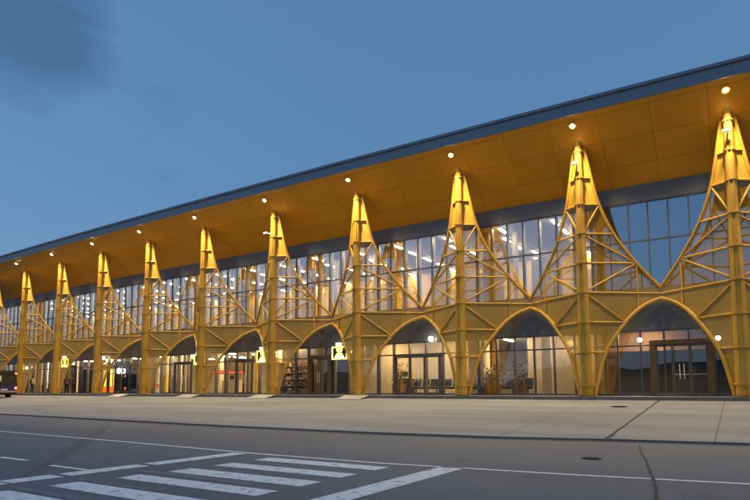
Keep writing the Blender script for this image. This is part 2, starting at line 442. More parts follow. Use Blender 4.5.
rect('lane_dash', -11.9, 5.36, -10.93, 5.48, M['paint']); rect('lane_dash', -9.88, 5.24, -8.80, 5.34, M['paint']); rect('lane_dash', -15.2, 5.40, -13.0, 5.52, M['paint'])
rect('old_stripe', -8.05, 5.62, -5.6, 5.80, M['paint_old'], z=ROAD+.003); rect('old_stripe', -8.0, 4.64, -6.3, 4.74, M['paint_old'], z=ROAD+.003)
rect('old_stripe', -8.0, 3.78, -6.2, 3.92, M['paint_old'], z=ROAD+.003)
# patched band of darker tar
ribbon('tar_patch', [(-20.5, 13.2), (-17.0, 10.6), (-13.4, 7.9), (-10.4, 5.6), (-8.9, 4.4)], [.08, .28, .34, .24, .05], ROAD+.002, mat('old tar patch', (.105, .103, .107), .8, var=.2, vscale=2))

def manhole(x, y, z, r, label):
    e = empty('manhole_cover', (x, y, z), label, 'manhole cover')
    b = MB(); b.disc((x, y, z+.002), r, .012, 28); b.build('rim', M['tar'], e)
    b = MB(); b.disc((x, y, z+.014), r*.86, .006, 28)
    for k in range(-3, 4): b.box((x-r*.6, y+k*r*.2-.012, z+.02), (x+r*.6, y+k*r*.2+.012, z+.026))
    b.build('lid', M['iron'], e)
manhole(-2.42, 11.2, ROAD, .18, 'dark round manhole cover in the asphalt road, nearer than the drainage channel')
manhole(-4.02, 23.6, slope_z(-4.02, 23.6), .30, 'dark manhole cover set in the pale concrete forecourt near the building')

# hills far across the airfield, behind the viewer; the glass mirrors them
b = MB(); N = 140; vs = []
for i in range(N+1):
    a = R(180) + R(200) * (i/N) - R(10)
    h = 34 + 16*math.sin(i*.21) + 11*math.sin(i*.53+1) + 5*math.sin(i*1.3+2)
    for rr, hh in ((760, -1), (860, h*.55), (960, h), (1200, h*1.05), (1500, -1)):
        vs.append((math.cos(a)*rr, math.sin(a)*rr, hh))
fs = [(i*5+k, (i+1)*5+k, (i+1)*5+k+1, i*5+k+1) for i in range(N) for k in range(4)]
tag(b.add(vs, fs).build('hills', M['hill'], smooth=True), kind='structure')

# ------------------------------------------------------------------ truss columns
CH = [(.075, 12.0), (.09, 11.7), (.16, 10.4), (.25, 9.1), (.42, 7.68), (.70, 6.27), (1.0, 5.10)]
AR = [(.105, 0.0), (.14, .53), (.265, 2.04), (.53, 3.45), (.76, 4.22), (1.0, 4.62)]
def curve_wv(P): return [(p.x, p.y) for p in crom([(a, b, 0) for a, b in P], 5)]
CHs, ARs = curve_wv(CH), curve_wv(AR)
def v_at(cv, w):
    for (a, va), (b_, vb) in zip(cv, cv[1:]):
        lo, hi = min(a, b_), max(a, b_)
        if lo <= w <= hi: return va + (vb-va)*(w-a)/(b_-a)
    return cv[0][1] if w < cv[0][0] else cv[-1][1]
def w_at(cv, v):
    for (a, va), (b_, vb) in zip(cv, cv[1:]):
        if min(va, vb) <= v <= max(va, vb): return a + (b_-a)*(v-va)/(vb-va)
    return cv[-1][0]
LEV = [.53, 2.04, 3.45, 4.86, 6.27, 7.68, 9.1, 10.4, 11.7]
SET = 2.05
MTOP = 12.0
def column(i, label):
    Xm = MAST[i]; Y0 = Yc(Xm)
    e = empty('truss_column', (Xm, Y0, 0), label, 'truss column', 'gold truss columns along the terminal front')
    rm = lambda v: .30 - .13*min(1, v/12)
    b = MB(); b.tube([(Xm, Y0, 0), (Xm, Y0, 4), (Xm, Y0, 8), (Xm, Y0, MTOP+.05)], [rm(0), rm(4), rm(8), rm(12)], 14)
    for k in (-1, 1):            # raised ribs of the mast
        b.bar((Xm+k*.10, Y0-.275, .06), (Xm+k*.07, Y0-.180, MTOP-.2), .03, .03)
    b.build('mast', M['gold'], e, smooth=True)
    b = MB(); b.disc((Xm, Y0, 0), .42, .05, 20); b.build('base_plate', M['gold_dark'], e)
    b = MB(); b.tube([(Xm, Y0, MTOP-.02), (Xm, Y0, MTOP+.28)], [.20, .28], 18); b.build('collar', M['gold'], e, smooth=True)
    for v in LEV:
        b = MB(); b.disc((Xm, Y0, v-.05), rm(v)+.045, .09, 14); b.build('ring', M['gold'], e)
    for s in (-1, 1):
        W = (abs(MAST[i-1]-Xm)/2 if i > 0 else 3.3) if s > 0 else (abs(MAST[i+1]-Xm)/2 if i+1 < len(MAST) else 3.35)
        def P(w, v): return Vector((Xm + s*w*W, Y0 + (Yc(Xm+s*W)-Y0)*w + SET*w, v))
        clip = lambda cv: [(w, v) for w, v in cv if w <= .99] + [(.999, v_at(cv, .999))]
        b = MB(); b.tube([P(w, v) for w, v in clip(CHs)], .080, 8); b.build('upper_chord', M['gold'], e, smooth=True)
        b = MB(); b.tube([P(w, v) for w, v in clip(ARs)], .090, 8); b.build('arch_rib', M['gold'], e, smooth=True)
        for v in LEV:
            w1 = .998 if abs(v-4.86) < .01 else (w_at(ARs, v) if v < 4.6 else w_at(CHs, v))
            b = MB(); b.tube([P(.02, v), P(w1, v - (.03 if w1 > .9 else 0))], .052, 7); b.build('strut', M['gold'], e, smooth=True)
        wj = w_at(CHs, 6.27); wk = w_at(CHs, 9.1)
        for p, q in ((P(.03, 7.68), P(wk, 9.1)), (P(.03, 7.62), P(wj, 6.27)), (P(.03, 4.9), P(wj, 6.27)), (P(.03, 4.82), P(w_at(ARs, 3.45), 3.45))):
            b = MB(); b.tube([p, q], .047, 7); b.build('brace', M['gold'], e, smooth=True)
        b = MB(); b.tube([P(wj, 6.25), P(wj, v_at(ARs, wj))], .047, 7); b.build('post', M['gold'], e, smooth=True)
        # perforated infill sheets, just behind the bars
        def Q(w, v): p = P(w, v); p.y += .045; return p
        def sheet(ws, lo, hi, m):
            b = MB(); vs = []
            for w in ws: vs += [Q(w, lo(w)), Q(w, hi(w))]
            b.add(vs, [(2*k, 2*k+2, 2*k+3, 2*k+1) for k in range(len(ws)-1)]); b.build('mesh_panel', m, e)
        ws = [.03, .10, .12, .15, .2, .265, .33, .4, .48, .56, .65, .74, .83, .92, .985]
        sheet(ws, lambda w: v_at(ARs, w) if w > .105 else .05, lambda w: 4.84, M['mesh_dense'])
        sheet([w for w in ws if w <= .72] + [.83, .92, .985], lambda w: 4.88, lambda w: min(9.1, max(4.9, v_at(CHs, w))), M['mesh_fine'])
        sheet([.02, .05, .09, .10, .12, .15, .2, wk], lambda w: 9.12, lambda w: max(9.13, min(11.95, v_at(CHs, w))), M['mesh_top'])
    return e
ords = ['second', 'third', 'fourth', 'fifth', 'sixth', 'seventh', 'eighth', 'ninth', 'tenth', 'eleventh', 'twelfth', 'thirteenth', 'fourteenth']
lab = {1: 'gold truss column tallest in the picture, at the right end beside the dark entrance arch',
       2: 'gold truss column between the dark entrance arch and the cream lit arch',
       3: 'gold truss column between the cream lit arch and the sliding door arch',
       4: 'gold truss column with the unhidden gate sign just left of its foot',
       5: 'gold truss column with a gate sign half hidden by its foot',
       6: 'gold truss column with the gate sign frame showing on both sides of its shaft',
       7: 'gold truss column directly right of the dark bay with the bright wall lamp',
       8: 'gold truss column left of the glowing yellow kiosk',
       9: 'gold truss column just left of the small gate sign near the blue banner',
       10: 'gold truss column standing right behind the tail of the dark bus'}
for i in range(len(MAST)):
    if i in (0,): l = 'gold truss column one bay beyond the dark entrance arch, outside the photo'
    else: l = lab.get(i, 'gold truss column far along the front beyond the dark bus')
    if i in (12, 13): continue
    column(i, l)

# ------------------------------------------------------------------ the terminal
T = empty('terminal_building', (-36, 30, 0), 'long glass airport terminal with a deep ochre eave and two lit storeys', 'terminal')
SL = .70; EF = 1.40
zs_front = MTOP + SL*EF; zs_back = MTOP - SL*GL
RX = [XL-3] + [x for x in sorted(MAST)] + [XR+6]
def prof(name, pts, m, parent, xs_=RX, closed=True):     # a profile (offset from the masts, z) run along the front
    b = MB(); n_ = len(pts); vs = []
    for x in xs_:
        for o, z in pts: vs.append((x, Yc(x)+o, z))
    fs_ = []
    for i in range(len(xs_)-1):
        for k in range(n_ if closed else n_-1):
            fs_.append((i*n_+k, i*n_+(k+1) % n_, (i+1)*n_+(k+1) % n_, (i+1)*n_+k))
    if closed: fs_ += [tuple(range(n_)), tuple(reversed(range((len(xs_)-1)*n_, len(xs_)*n_)))]
    return b.add(vs, fs_).build(name, m, parent)
FH = .62
roof = prof('roof', [(-EF+.12, zs_front+FH-.1), (22, zs_front+FH+1.2), (22, 9.9), (GL+.22, 9.9), (GL+.22, zs_back+.06), (-EF+.12, zs_front+.12)], M['band'], T)
prof('soffit', [(-EF+.02, zs_front), (GL+.2, zs_back+SL*(-.2)+.0), (GL+.2, zs_back+.05), (-EF+.02, zs_front+.10)], M['soffit'], roof)
b = MB(); xx = XL-3
segs = []
while xx < XR+6:
    segs.append(xx); xx += 3.3
for x in segs:
    x2 = min(x+3.3, XR+6)
    a, c = Yc(x)-EF, Yc(x2)-EF
    b.hexa([(x+.006, a, zs_front-.03), (x2-.006, c, zs_front-.03), (x2-.006, c+.10, zs_front-.03), (x+.006, a+.10, zs_front-.03)],
           [(x+.006, a, zs_front+FH-.12), (x2-.006, c, zs_front+FH-.12), (x2-.006, c+.10, zs_front+FH-.12), (x+.006, a+.10, zs_front+FH-.12)])
fas = b.build('fascia', M['fascia'], roof)
prof('eave_cap', [(-EF-.09, zs_front+FH-.115), (-EF-.09, zs_front+FH+.02), (-EF+.4, zs_front+FH+.02), (-EF+.4, zs_front+FH-.115)], M['fascia'], roof)
Z_UP0, Z_UP1, Z_LO1 = 5.15, 9.52, 3.16
prof('head_band', [(GL-.06, Z_UP1), (GL-.06, zs_back+SL*.06-.01), (GL+.18, zs_back-SL*.18-.01), (GL+.18, Z_UP1)], M['band'], T)
prof('spandrel_band', [(GL-.05, Z_LO1), (GL-.05, Z_UP0), (GL+.25, Z_UP0), (GL+.25, Z_LO1)], M['spandrel'], T)
prof('upper_floor', [(GL+.3, 4.3), (GL+.3, 4.6), (16.5, 4.6), (16.5, 4.3)], M['floor'], T)
prof('ground_ceiling', [(GL+.3, 3.45), (GL+.3, 3.6), (16.5, 3.6), (16.5, 3.45)], M['ceil'], T)
prof('upper_ceiling', [(GL+.2, 9.56), (GL+.2, 9.7), (16.5, 9.7), (16.5, 9.56)], M['ceil'], T)
prof('ground_floor', [(GL-.1, -.4), (GL-.1, .03), (16.5, .03), (16.5, -.4)], M['floor'], T)
prof('upper_back_wall', [(12.3, 4.61), (12.3, 9.55), (12.5, 9.55), (12.5, 4.61)], M['warm'], T, xs_=[XL-2.5]+sorted(MAST)[:12]+[-7.0])
prof('back_wall', [(16.5, -.4), (16.5, 9.9), (16.8, 9.9), (16.8, -.4)], M['cream'], T)
for x, nm in ((XL-3, 'end_wall'), (XR+5.7, 'end_wall')):
    b = MB(); b.box((x, Yc(x)+GL+.26, -.4), (x+.3, Yc(x)+16.45, 9.88)); b.build(nm, M['band'], T)

def partition(x0, o0, x1, o1, z0, z1, m, name='partition_wall', th=.12):
    b = MB(); p = Vector((x0, Yc(x0)+GL+o0, 0)); q = Vector((x1, Yc(x1)+GL+o1, 0))
    t = (q-p).normalized(); nn = Vector((-t.y, t.x, 0))*th/2
    b.hexa([(v.x, v.y, z0) for v in (p+nn, p-nn, q-nn, q+nn)], [(v.x, v.y, z1) for v in (p+nn, p-nn, q-nn, q+nn)])
    return b.build(name, m, T)
U0, U1 = 4.605, 9.555
G0, G1 = .035, 3.445
# unlit rooms behind the right-hand bays
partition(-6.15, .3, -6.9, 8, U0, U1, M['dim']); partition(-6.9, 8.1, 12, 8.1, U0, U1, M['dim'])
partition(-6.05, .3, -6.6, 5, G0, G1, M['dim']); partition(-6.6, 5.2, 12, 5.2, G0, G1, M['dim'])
# cream and yellow room walls upstairs
partition(at(532, 280, GL+3.0).x, 3.0, at(562, 280, GL+3.0).x, 3.0, U0, 8.0, M['cream']); partition(-12.5, 2.6, -11.7, 2.6, U0, 8.6, M['cream'])
partition(at(431, 290, GL+3.4).x, 3.4, at(451, 290, GL+3.4).x, 3.4, U0, 7.8, M['yellow']); partition(at(459, 290, GL+3.4).x, 3.4, at(486, 290, GL+3.4).x, 3.4, U0, 7.6, M['yellow']); partition(-15.0, 3.2, -13.8, 3.2, U0, 7.9, M['cream'])
partition(-24.0, 6.0, -21.0, 6.0, U0, 7.8, M['yellow']); partition(-29.5, 4.0, -27.5, 4.0, U0, 8.0, M['cream'])
partition(-36, 6.0, -32, 6.0, U0, 7.8, M['cream']); partition(-47, 6.0, -42, 6.0, U0, 7.8, M['yellow'])
# ground floor room walls
partition(-10.35, 2.6, -6.6, 2.6, G0, G1, M['cream']); partition(-9.05, .9, -8.55, .9, G0, G1, M['cream']); partition(-8.0, 1.5, -7.35, 1.5, G0, 2.9, M['cream'])
partition(-21.5, 3.4, -14.4, 3.4, G0, G1, M['cream'])
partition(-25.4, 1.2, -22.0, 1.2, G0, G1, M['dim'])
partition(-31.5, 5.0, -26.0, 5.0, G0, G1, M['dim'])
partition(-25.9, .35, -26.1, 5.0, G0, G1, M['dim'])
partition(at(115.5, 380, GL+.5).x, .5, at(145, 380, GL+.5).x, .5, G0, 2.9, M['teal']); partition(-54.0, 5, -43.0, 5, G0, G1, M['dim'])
partition(at(80.5, 380, GL+.6).x, .6, at(93, 380, GL+.6).x, .6, G0, 3.0, M['blue'])
# interior columns on both floors
for i in range(3, 12):
    x = (MAST[i] + MAST[i-1]) / 2
    for dx in (-1.65, 1.65):
        X = x + dx; Y = Yc(X) + GL + 2.3
        b = MB(); b.tube([(X, Y, U0), (X, Y, U1)], .17, 12); b.build('interior_column', M['cream_col'], T, smooth=True)
    X = MAST[i]; Y = Yc(X)+GL+1.6
    b = MB(); b.tube([(X, Y, U0), (X, Y, U1)], .33, 14); b.build('interior_column', M['bronze'], T, smooth=True)
for px, o, m in ((166, 1.0, 'yellow'), (157, 1.2, 'cream_col'), (180, 1.0, 'cream_col'), (188, 1.6, 'cream_col'), (221, 2.6, 'cream_col'), (248, 1.0, 'cream_col'), (257, 1.6, 'yellow'),
                (279, 1.0, 'cream_col'), (496, 3.4, 'pot'), (487, 4.4, 'cream_col'), (40, 1.2, 'yellow'), (46, 1.6, 'cream_col'), (57, 1.0, 'yellow'), (76, 1.8, 'cream_col'), (22.5, 1.2, 'yellow')):
    X = at(px, 380, GL+o).x
    Y = Yc(X)+GL+o; b = MB(); b.tube([(X, Y, G0), (X, Y, G1)], .2, 12); b.build('interior_column', M[m], T, smooth=True)
# the bulkhead over the right-hand entrance
b = MB(); b.box((-6.1, Yc(-3)+GL+3.0, 2.35), (2.5, Yc(-3)+GL+3.4, 3.43)); b.build('bulkhead', M['pot'], T)

def glazed_bay(x0, x1, z0, z1, nm, transom, gm, fm, dv, mw=.065, depth=.20):
    y = lambda x: Yc(x0) + (Yc(x1)-Yc(x0))*(x-x0)/(x1-x0) + GL
    fr = MB()
    for k in range(nm+1):
        x = x0 + (x1-x0)*k/nm
        if k == nm: x -= mw/2 + .003
        if k == 0: x += mw/2 + .003
        fr.box((x-mw/2, y(x)-.06, z0), (x+mw/2, y(x)+depth, z1))
    for z in [z0+.04, z1-.04] + transom:
        for k in range(nm):
            a, c = x0+(x1-x0)*k/nm+mw/2+.004, x0+(x1-x0)*(k+1)/nm-mw/2-.004
            fr.hexa([(a, y(a)-.045, z-.035), (c, y(c)-.045, z-.035), (c, y(c)+.10, z-.035), (a, y(a)+.10, z-.035)],
                    [(a, y(a)-.045, z+.035), (c, y(c)-.045, z+.035), (c, y(c)+.10, z+.035), (a, y(a)+.10, z+.035)])
    fo = fr.build('window', fm, T)
    if dv:                      # inner fins, seen lit from the rooms
        fi = MB()
        for k in range(1, nm):
            x = x0 + (x1-x0)*k/nm; fi.box((x-.03, y(x)+depth+.01, z0+.02), (x+.03, y(x)+depth+.17, z1-.02))
        fi.build('fin', M['cream'], fo)
    p = MB(); p.quad((x0+.01, y(x0), z0+.02), (x1-.01, y(x1), z0+.02), (x1-.01, y(x1), z1-.02), (x0+.01, y(x0), z1-.02))
    p.build('glass_pane', gm, fo)
    return fo
edges = [XR+5.6] + MAST + [XL-2.6]
for i in range(len(edges)-1):
    x1, x0 = edges[i], edges[i+1]
    glazed_bay(x0, x1, Z_UP0+.003, Z_UP1-.003, 7 if i < len(edges)-2 else 3, [7.55], M['glass'], M['mullion'], 3 <= i <= 12)
    glazed_bay(x0, x1, .033, Z_LO1-.003, 6 if i < len(edges)-2 else 3, [2.42], M['glass_low'], M['mullion'], 0, mw=.065)
# entrance doors: frame, leaves with pulls
def door(x0, x1, h, leaves, m, t=.06):
    y = (Yc(x0)+Yc(x1))/2 + GL - .14
    b = MB()
    b.box((x0-t, y-.06, .033), (x0+t, y+.06, h)); b.box((x1-t, y-.06, .033), (x1+t, y+.06, h)); b.box((x0-t, y-.08, h+.002), (x1+t, y+.06, h+.06+t*1.2))
    f = b.build('door', m, T)
    w = (x1-x0-2*t)/leaves
    for k in range(leaves):
        a = x0+t+k*w
        b = MB()
        b.box((a+.01, y-.03, .05), (a+.065, y+.03, h-.01)); b.box((a+w-.065, y-.03, .05), (a+w-.01, y+.03, h-.01))
        b.box((a+.066, y-.03, h-.09), (a+w-.066, y+.03, h-.01)); b.box((a+.066, y-.03, .05), (a+w-.066, y+.03, .16))
        b.build('door_leaf', M['mullion'], f)
    b = MB(); xm = (x0+x1)/2
    for s in (-.09, .09): b.tube([(xm+s, y-.08, .8), (xm+s, y-.08, 1.5)], .016, 8)
    b.build('handle', M['white'], f)
door(-3.5, -1.12, 2.42, 3, M['bronze'], .13); door(-17.6, -14.6, 2.30, 3, M['mullion']); door(-24.3, -22.6, 2.42, 2, M['bronze'], .10)
door(-38.2, -36.2, 2.42, 2, M['mullion']); door(-31.2, -29.6, 2.42, 2, M['mullion'])
door(.9, 3.9, 2.42, 3, M['bronze'])

# ------------------------------------------------------------------ lamps
SUBS = []
def downlight(i, x, label):
    Y = Yc(x) - .92; z = MTOP + SL*.92
    e = empty('downlight', (x, Y, z), label, 'downlight', 'lit downlights under the eave')
    b = MB(); b.disc((x, Y, z-.035), .17, .16, 24); b.build('housing', M['soffit'], e)
    b = MB(); b.disc((x, Y, z-.05), .095, .014, 24); b.build('lens', M['lens'], e)
    ld = bpy.data.lights.new('downlight lamp', 'SPOT'); ld.spot_size = R(136); ld.spot_blend = .9; ld.energy = DOWN_W; ld.color = (1, .79, .46); ld.shadow_soft_size = .22
    lo = bpy.data.objects.new('downlight_lamp', ld); COL.objects.link(lo); lo.parent = e; lo.location = (0, 0, -.24); lo.rotation_euler = (math.atan(SL) - R(9), 0, 0); e.rotation_euler = (-math.atan(SL), 0, 0)
DOWN_W = 500
for i, x in enumerate(MAST):
    if i > 11: continue
    l = {0: 'lit eave downlight one bay beyond the tallest truss column, outside the photo', 1: 'lit eave downlight above the tallest truss column at the right end',
         2: 'lit eave downlight above the truss column between the dark and the cream lit arches', 3: 'lit eave downlight above the truss column left of the cream lit arch',
         4: 'lit eave downlight above the truss column with the unhidden gate sign', 5: 'lit eave downlight above the truss column with the half hidden gate sign',
         6: 'lit eave downlight above the truss column that splits a gate sign frame', 7: 'lit eave downlight above the column right of the bright wall lamp',
         8: 'lit eave downlight above the column left of the yellow kiosk', 9: 'lit eave downlight above the column just left of the small gate sign',
         10: 'lit eave downlight above the column behind the bus'}.get(i, 'lit eave downlight beyond the bus, at the far end of the eave')
    downlight(i, x, l)

# ceiling tubes inside: one housing with a lit tube, copied
def tube_light(name, L, label, group):
    e = empty(name, (0, 0, 0), label, 'ceiling light', group)
    b = MB(); b.box((-.10, -L/2, .05), (.10, L/2, .10)); b.build('housing', M['white'], e)
    b = MB(); b.box((-.075, -L/2+.03, 0), (.075, L/2-.03, .046)); b.build('diffuser', M['tube'], e)
    return e
def copy_tree(o, loc, label=None):
    c = o.copy(); COL.objects.link(c); c.location = loc
    if label: c['label'] = label
    for ch in o.children:
        d = ch.copy(); COL.objects.link(d); d.parent = c
    return c
up = tube_light('ceiling_light', 1.15, 'lit tube lamp on the upper storey ceiling behind the big windows', 'lit tubes on the upper ceiling')
first = True
k = 0
for row, o in enumerate((1.2, 3.3, 5.4, 7.5, 9.6)):
    X = -8.2
    while X > -70:
        loc = (X, Yc(X)+GL+o, 9.44)
        if first: up.location = loc; first = False
        else: copy_tree(up, loc)
        X -= 3.2 + (.3 if (k % 3) else -.2); k += 1
lo = tube_light('ceiling_light', 1.5, 'lit tube lamp on the ground floor ceiling behind the arches', 'lit tubes on the ground floor ceiling')
first = True
for row, o in enumerate((1.0, 2.1, 4.1, 6.1, 8.1)):
    X = -7.6 if row in (0, 2) else -10.9
    while X > -66:
        if (-25.8 < X < -21.8) or (row > 1 and -22 < X < -14.0) or (row == 1 and X > -10.4): X -= 2.2; continue
        loc = (X, Yc(X)+GL+o, 3.34)
        if first: lo.location = loc; first = False
        else: copy_tree(lo, loc)
        X -= 4.4 if row else 5.6
for px, o in ((284, .95), (296, .95), (306, .95), (636, 1.2), (646, 2.0)):  # tubes by the shop shelves are added to brighten the dark goods
    X = at(px, 345, GL+o).x; copy_tree(lo, (X, Yc(X)+GL+o-.2, 3.34))
# small wall lamps on the front
def wall_lamp(px, py, label, r=.13, off=GL-.22):
    p = at(px, py, off)
    e = empty('wall_lamp', p, label, 'wall lamp', 'lit lamps on the ground floor front')
    b = MB(); b.box(p+Vector((-.12, .02, -.10)), p+Vector((.12, .16, .12))); b.build('housing', M['dark'], e)
    b = MB(); b.tube([p+Vector((0, .016, 0)), p+Vector((0, -.05, 0)), p+Vector((0, -.10, 0))], [r, r, r*.6], 16); b.build('lens', M['lamp'], e, smooth=True)
wall_lamp(640, 340, 'bright wall lamp on the left half of the dark entrance arch', r=.10)
wall_lamp(718, 338, 'bright wall lamp on the right half of the dark entrance arch', r=.10)
wall_lamp(431, 339, 'bright lamp above the sliding door in the arch left of the cream lit one', r=.15)
wall_lamp(119, 371, 'single bright lamp on the dark teal bay right of the yellow kiosk', r=.22)
wall_lamp(27, 368, 'bright lamp just right of the bus')
wall_lamp(104, 358, 'small lamp over the yellow kiosk', r=.16)

# security cameras on three masts
def sec_cam(i, z, sx, label):
    x, y = MAST[i] + sx*.25, Yc(MAST[i]) - .34
    e = empty('security_camera', (x, y, z), label, 'security camera', 'white cameras on the masts')
    b = MB(); b.tube([(MAST[i], Yc(MAST[i])-.12, z+.03), (x, y-.05, z+.05)], .03, 8); b.build('bracket', M['white'], e)
    b = MB(); b.box((x-.14, y-.13, z), (x+.14, y+.0, z+.12)); b.build('body', M['white'], e, bevel=.02)
    b = MB(); b.tube([(x-.145, y-.07, z+.06), (x-.17, y-.07, z+.06)], .04, 10); b.build('lens', M['dark'], e)
sec_cam(1, 11.05, -.3, 'small white camera near the top of the tallest truss column')
sec_cam(2, 10.95, -.3, 'small white camera near the top of the column between the dark and cream arches')
sec_cam(5, 10.55, -1.4, 'small white camera near the top of the column with the half hidden gate sign')

# ------------------------------------------------------------------ gate signs
def gate_sign(px, py, label):
    p = at(px, py, GL-.35); W_, H_ = .60, .42
    e = empty('gate_sign', p, label, 'gate sign', 'yellow lit gate signs over the doors')
    def bx(x0, z0, x1, z1, d0, d1, m, nm):
        b = MB(); b.box(p+Vector((x0, d0, z0)), p+Vector((x1, d1, z1))); return b.build(nm, m, e)
    bx(-W_, -H_, W_, H_, 0, .16, M['sign_black'], 'panel')
    b = MB(); t = .085
    for a in ((-W_, -H_, W_, -H_+t), (-W_, H_-t, W_, H_), (-W_, -H_+t+.001, -W_+t, H_-t-.001), (W_-t, -H_+t+.001, W_, H_-t-.001)):
        b.box(p+Vector((a[0], -.035, a[1])), p+Vector((a[2], -.003, a[3])))
    b.build('border', M['sign_yellow'], e)
    b = MB()                    # lit emblem: a round head over a flared body
    for (cx, cz, r) in ((0, .22, .20),):
        ring = [(cx+r*1.25*math.cos(2*math.pi*k/16), cz+r*math.sin(2*math.pi*k/16)) for k in range(16)]
        b.hexa([p+Vector((a, -.03, c)) for a, c in ring], [p+Vector((a, -.004, c)) for a, c in ring])
    poly = [(-.20, .0), (-.33, -.20), (.33, -.20), (.20, .0)]
    b.hexa([p+Vector((a, -.028, c)) for a, c in poly], [p+Vector((a, -.005, c)) for a, c in poly])
    b.build('emblem', M['sign_yellow'], e)
    bx(-.36, -.345, .36, -.205, -.03, -.004, M['sign_white'], 'caption_strip')
    b = MB(); b.tube([p+Vector((0, -.09, H_+.05)), p+Vector((0, -.09, H_+.22))], .20, 12); b.build('lamp', M['sign_white'], e)
    b = MB(); b.box(p+Vector((-.07, -.05, H_+.001)), p+Vector((.07, .14, H_+.06))); b.build('bracket', M['dark'], e)
gate_sign(339.5, 353, 'yellow lit gate sign fully in view over the dark door')
gate_sign(263, 356.5, 'yellow lit gate sign with its right half hidden by a truss column')
gate_sign(199.5, 359.5, 'yellow lit gate sign split in the middle by a truss column')
gate_sign(65, 363, 'small yellow lit gate sign left of the blue banner wall')

# ------------------------------------------------------------------ kerb ramps
def ramp(px, label):
    X = at(px, 399, -TF-.5).x; y1 = front_y(X)+.12; y0 = y1 - 1.0; w = .80
    z0 = slope_z(X, y0)+.008
    e = empty('kerb_ramp', (X, y0, z0), label, 'ramp', 'kerb ramps at the foot of the columns')
    b = MB()
    b.hexa([(X-w, y0, z0-.01), (X+w, y0, z0-.01), (X+w, y1, -.02), (X-w, y1, -.02)], [(X-w, y0, z0+.02), (X+w, y0, z0+.02), (X+w, y1, .022), (X-w, y1, .022)])
    b.build('plate', M['plate'], e)
    b = MB()
    for s in (-1, 1):
        x = X+s*(w-.05)
        b.add([(x-.03, y0+.2, slope_z(X, y0+.2)), (x+.03, y0+.2, slope_z(X, y0+.2)), (x+.03, y1-.16, -.15), (x-.03, y1-.16, -.15), (x-.03, y1-.16, -.025), (x+.03, y1-.16, -.025)],
              [(0, 1, 2, 3), (3, 2, 5, 4), (0, 4, 5, 1), (0, 3, 4), (1, 5, 2)])
    b.build('side_plate', M['dark'], e)
ramp(351, 'pale kerb ramp below the column with the unhidden gate sign')
ramp(259, 'pale kerb ramp below the column with the half hidden gate sign')
ramp(185, 'pale kerb ramp left of the column that splits a gate sign')
ramp(116, 'pale kerb ramp below the yellow kiosk and dark teal bay')

# ------------------------------------------------------------------ things behind the glass
def at_floor(px, off, z=G0):
    p = at(px, 380, off); return Vector((p.x, p.y, z))
# waiting seats
def bench(p, n, label):
    e = empty('waiting_bench', p, label, 'bench', 'dark waiting benches behind the glass')
    for k in range(n):
        x = p.x + (k-(n-1)/2)*.56
        b = MB(); b.box((x-.25, p.y-.23, p.z+.40), (x+.25, p.y+.23, p.z+.46)); b.build('seat', M['seat'], e, bevel=.015)
        b = MB(); b.hexa([(x-.25, p.y+.20, p.z+.48), (x+.25, p.y+.20, p.z+.48), (x+.25, p.y+.25, p.z+.48), (x-.25, p.y+.25, p.z+.48)],
                         [(x-.24, p.y+.32, p.z+.95), (x+.24, p.y+.32, p.z+.95), (x+.24, p.y+.36, p.z+.95), (x-.24, p.y+.36, p.z+.95)]); b.build('backrest', M['seat'], e, bevel=.015)
    b = MB(); h = n*.28; b.box((p.x-h, p.y-.04, p.z+.33), (p.x+h, p.y+.04, p.z+.395)); b.build('rail', M['dark'], e)
    for s in (-1, 1):
        b = MB(); b.box((p.x+s*h*.75-.03, p.y-.03, p.z+.04), (p.x+s*h*.75+.03, p.y+.03, p.z+.328)); b.box((p.x+s*h*.75-.03, p.y-.28, p.z), (p.x+s*h*.75+.03, p.y+.28, p.z+.038)); b.build('leg', M['dark'], e)
bench(at_floor(428, GL+1.7), 4, 'dark waiting bench behind the middle of the sliding door')
bench(at_floor(446, GL+1.7), 3, 'dark waiting bench at the right end of the sliding door arch')
bench(at_floor(478, GL+1.2), 3, 'dark waiting bench at the left foot of the cream lit arch')
bench(at_floor(513, GL+1.9), 4, 'dark waiting bench between the brown planter and the cream wall')
bench(at_floor(52, GL+1.3), 4, 'dark waiting bench left of the small gate sign')
# plants in planters
def plant(p, h, label, box=True):
    e = empty('potted_plant', p, label, 'potted plant')
    b = MB(); b.hexa([p+Vector((a, c, 0)) for a, c in ((-.28, -.28), (.28, -.28), (.28, .28), (-.28, .28))], [p+Vector((a, c, .62)) for a, c in ((-.34, -.34), (.34, -.34), (.34, .34), (-.34, .34))]); b.build('planter', M['pot'], e)
    b = MB()
    for k in range(4):
        a = k*1.6; b.tube([p+Vector((.05*math.cos(a), .05*math.sin(a), .6)), p+Vector((.16*math.cos(a), .16*math.sin(a), h*.75))], .018, 6)
    b.build('stem', M['wood'], e)
    b = MB()
    for k in range(130):
        c = p + Vector((random.gauss(0, .27), random.gauss(0, .25), .62 + (h-.62)*random.uniform(.12, 1)))
        d = Vector((random.uniform(-1, 1), random.uniform(-1, 1), random.uniform(-.5, .8))).normalized(); s = d.cross(Vector((.3, .2, 1))).normalized()*.05
        L = random.uniform(.16, .30)
        b.add([c, c+d*L*.5+s, c+d*L, c+d*L*.5-s], [(0, 1, 2, 3)])
    b.build('leaves', M['leaf'], e)
plant(at_floor(399, GL+1.1), 1.9, 'leafy potted plant beside the sliding door in the arch')
plant(at_floor(494, GL+1.0), 1.6, 'bushy plant in a brown planter inside the cream lit arch')
plant(at_floor(487, GL+1.6), 1.3, 'low leafy plant left of the brown planter in the cream lit arch')
plant(at_floor(519, GL+1.4), 1.9, 'tall thin plant close to the cream wall edge')
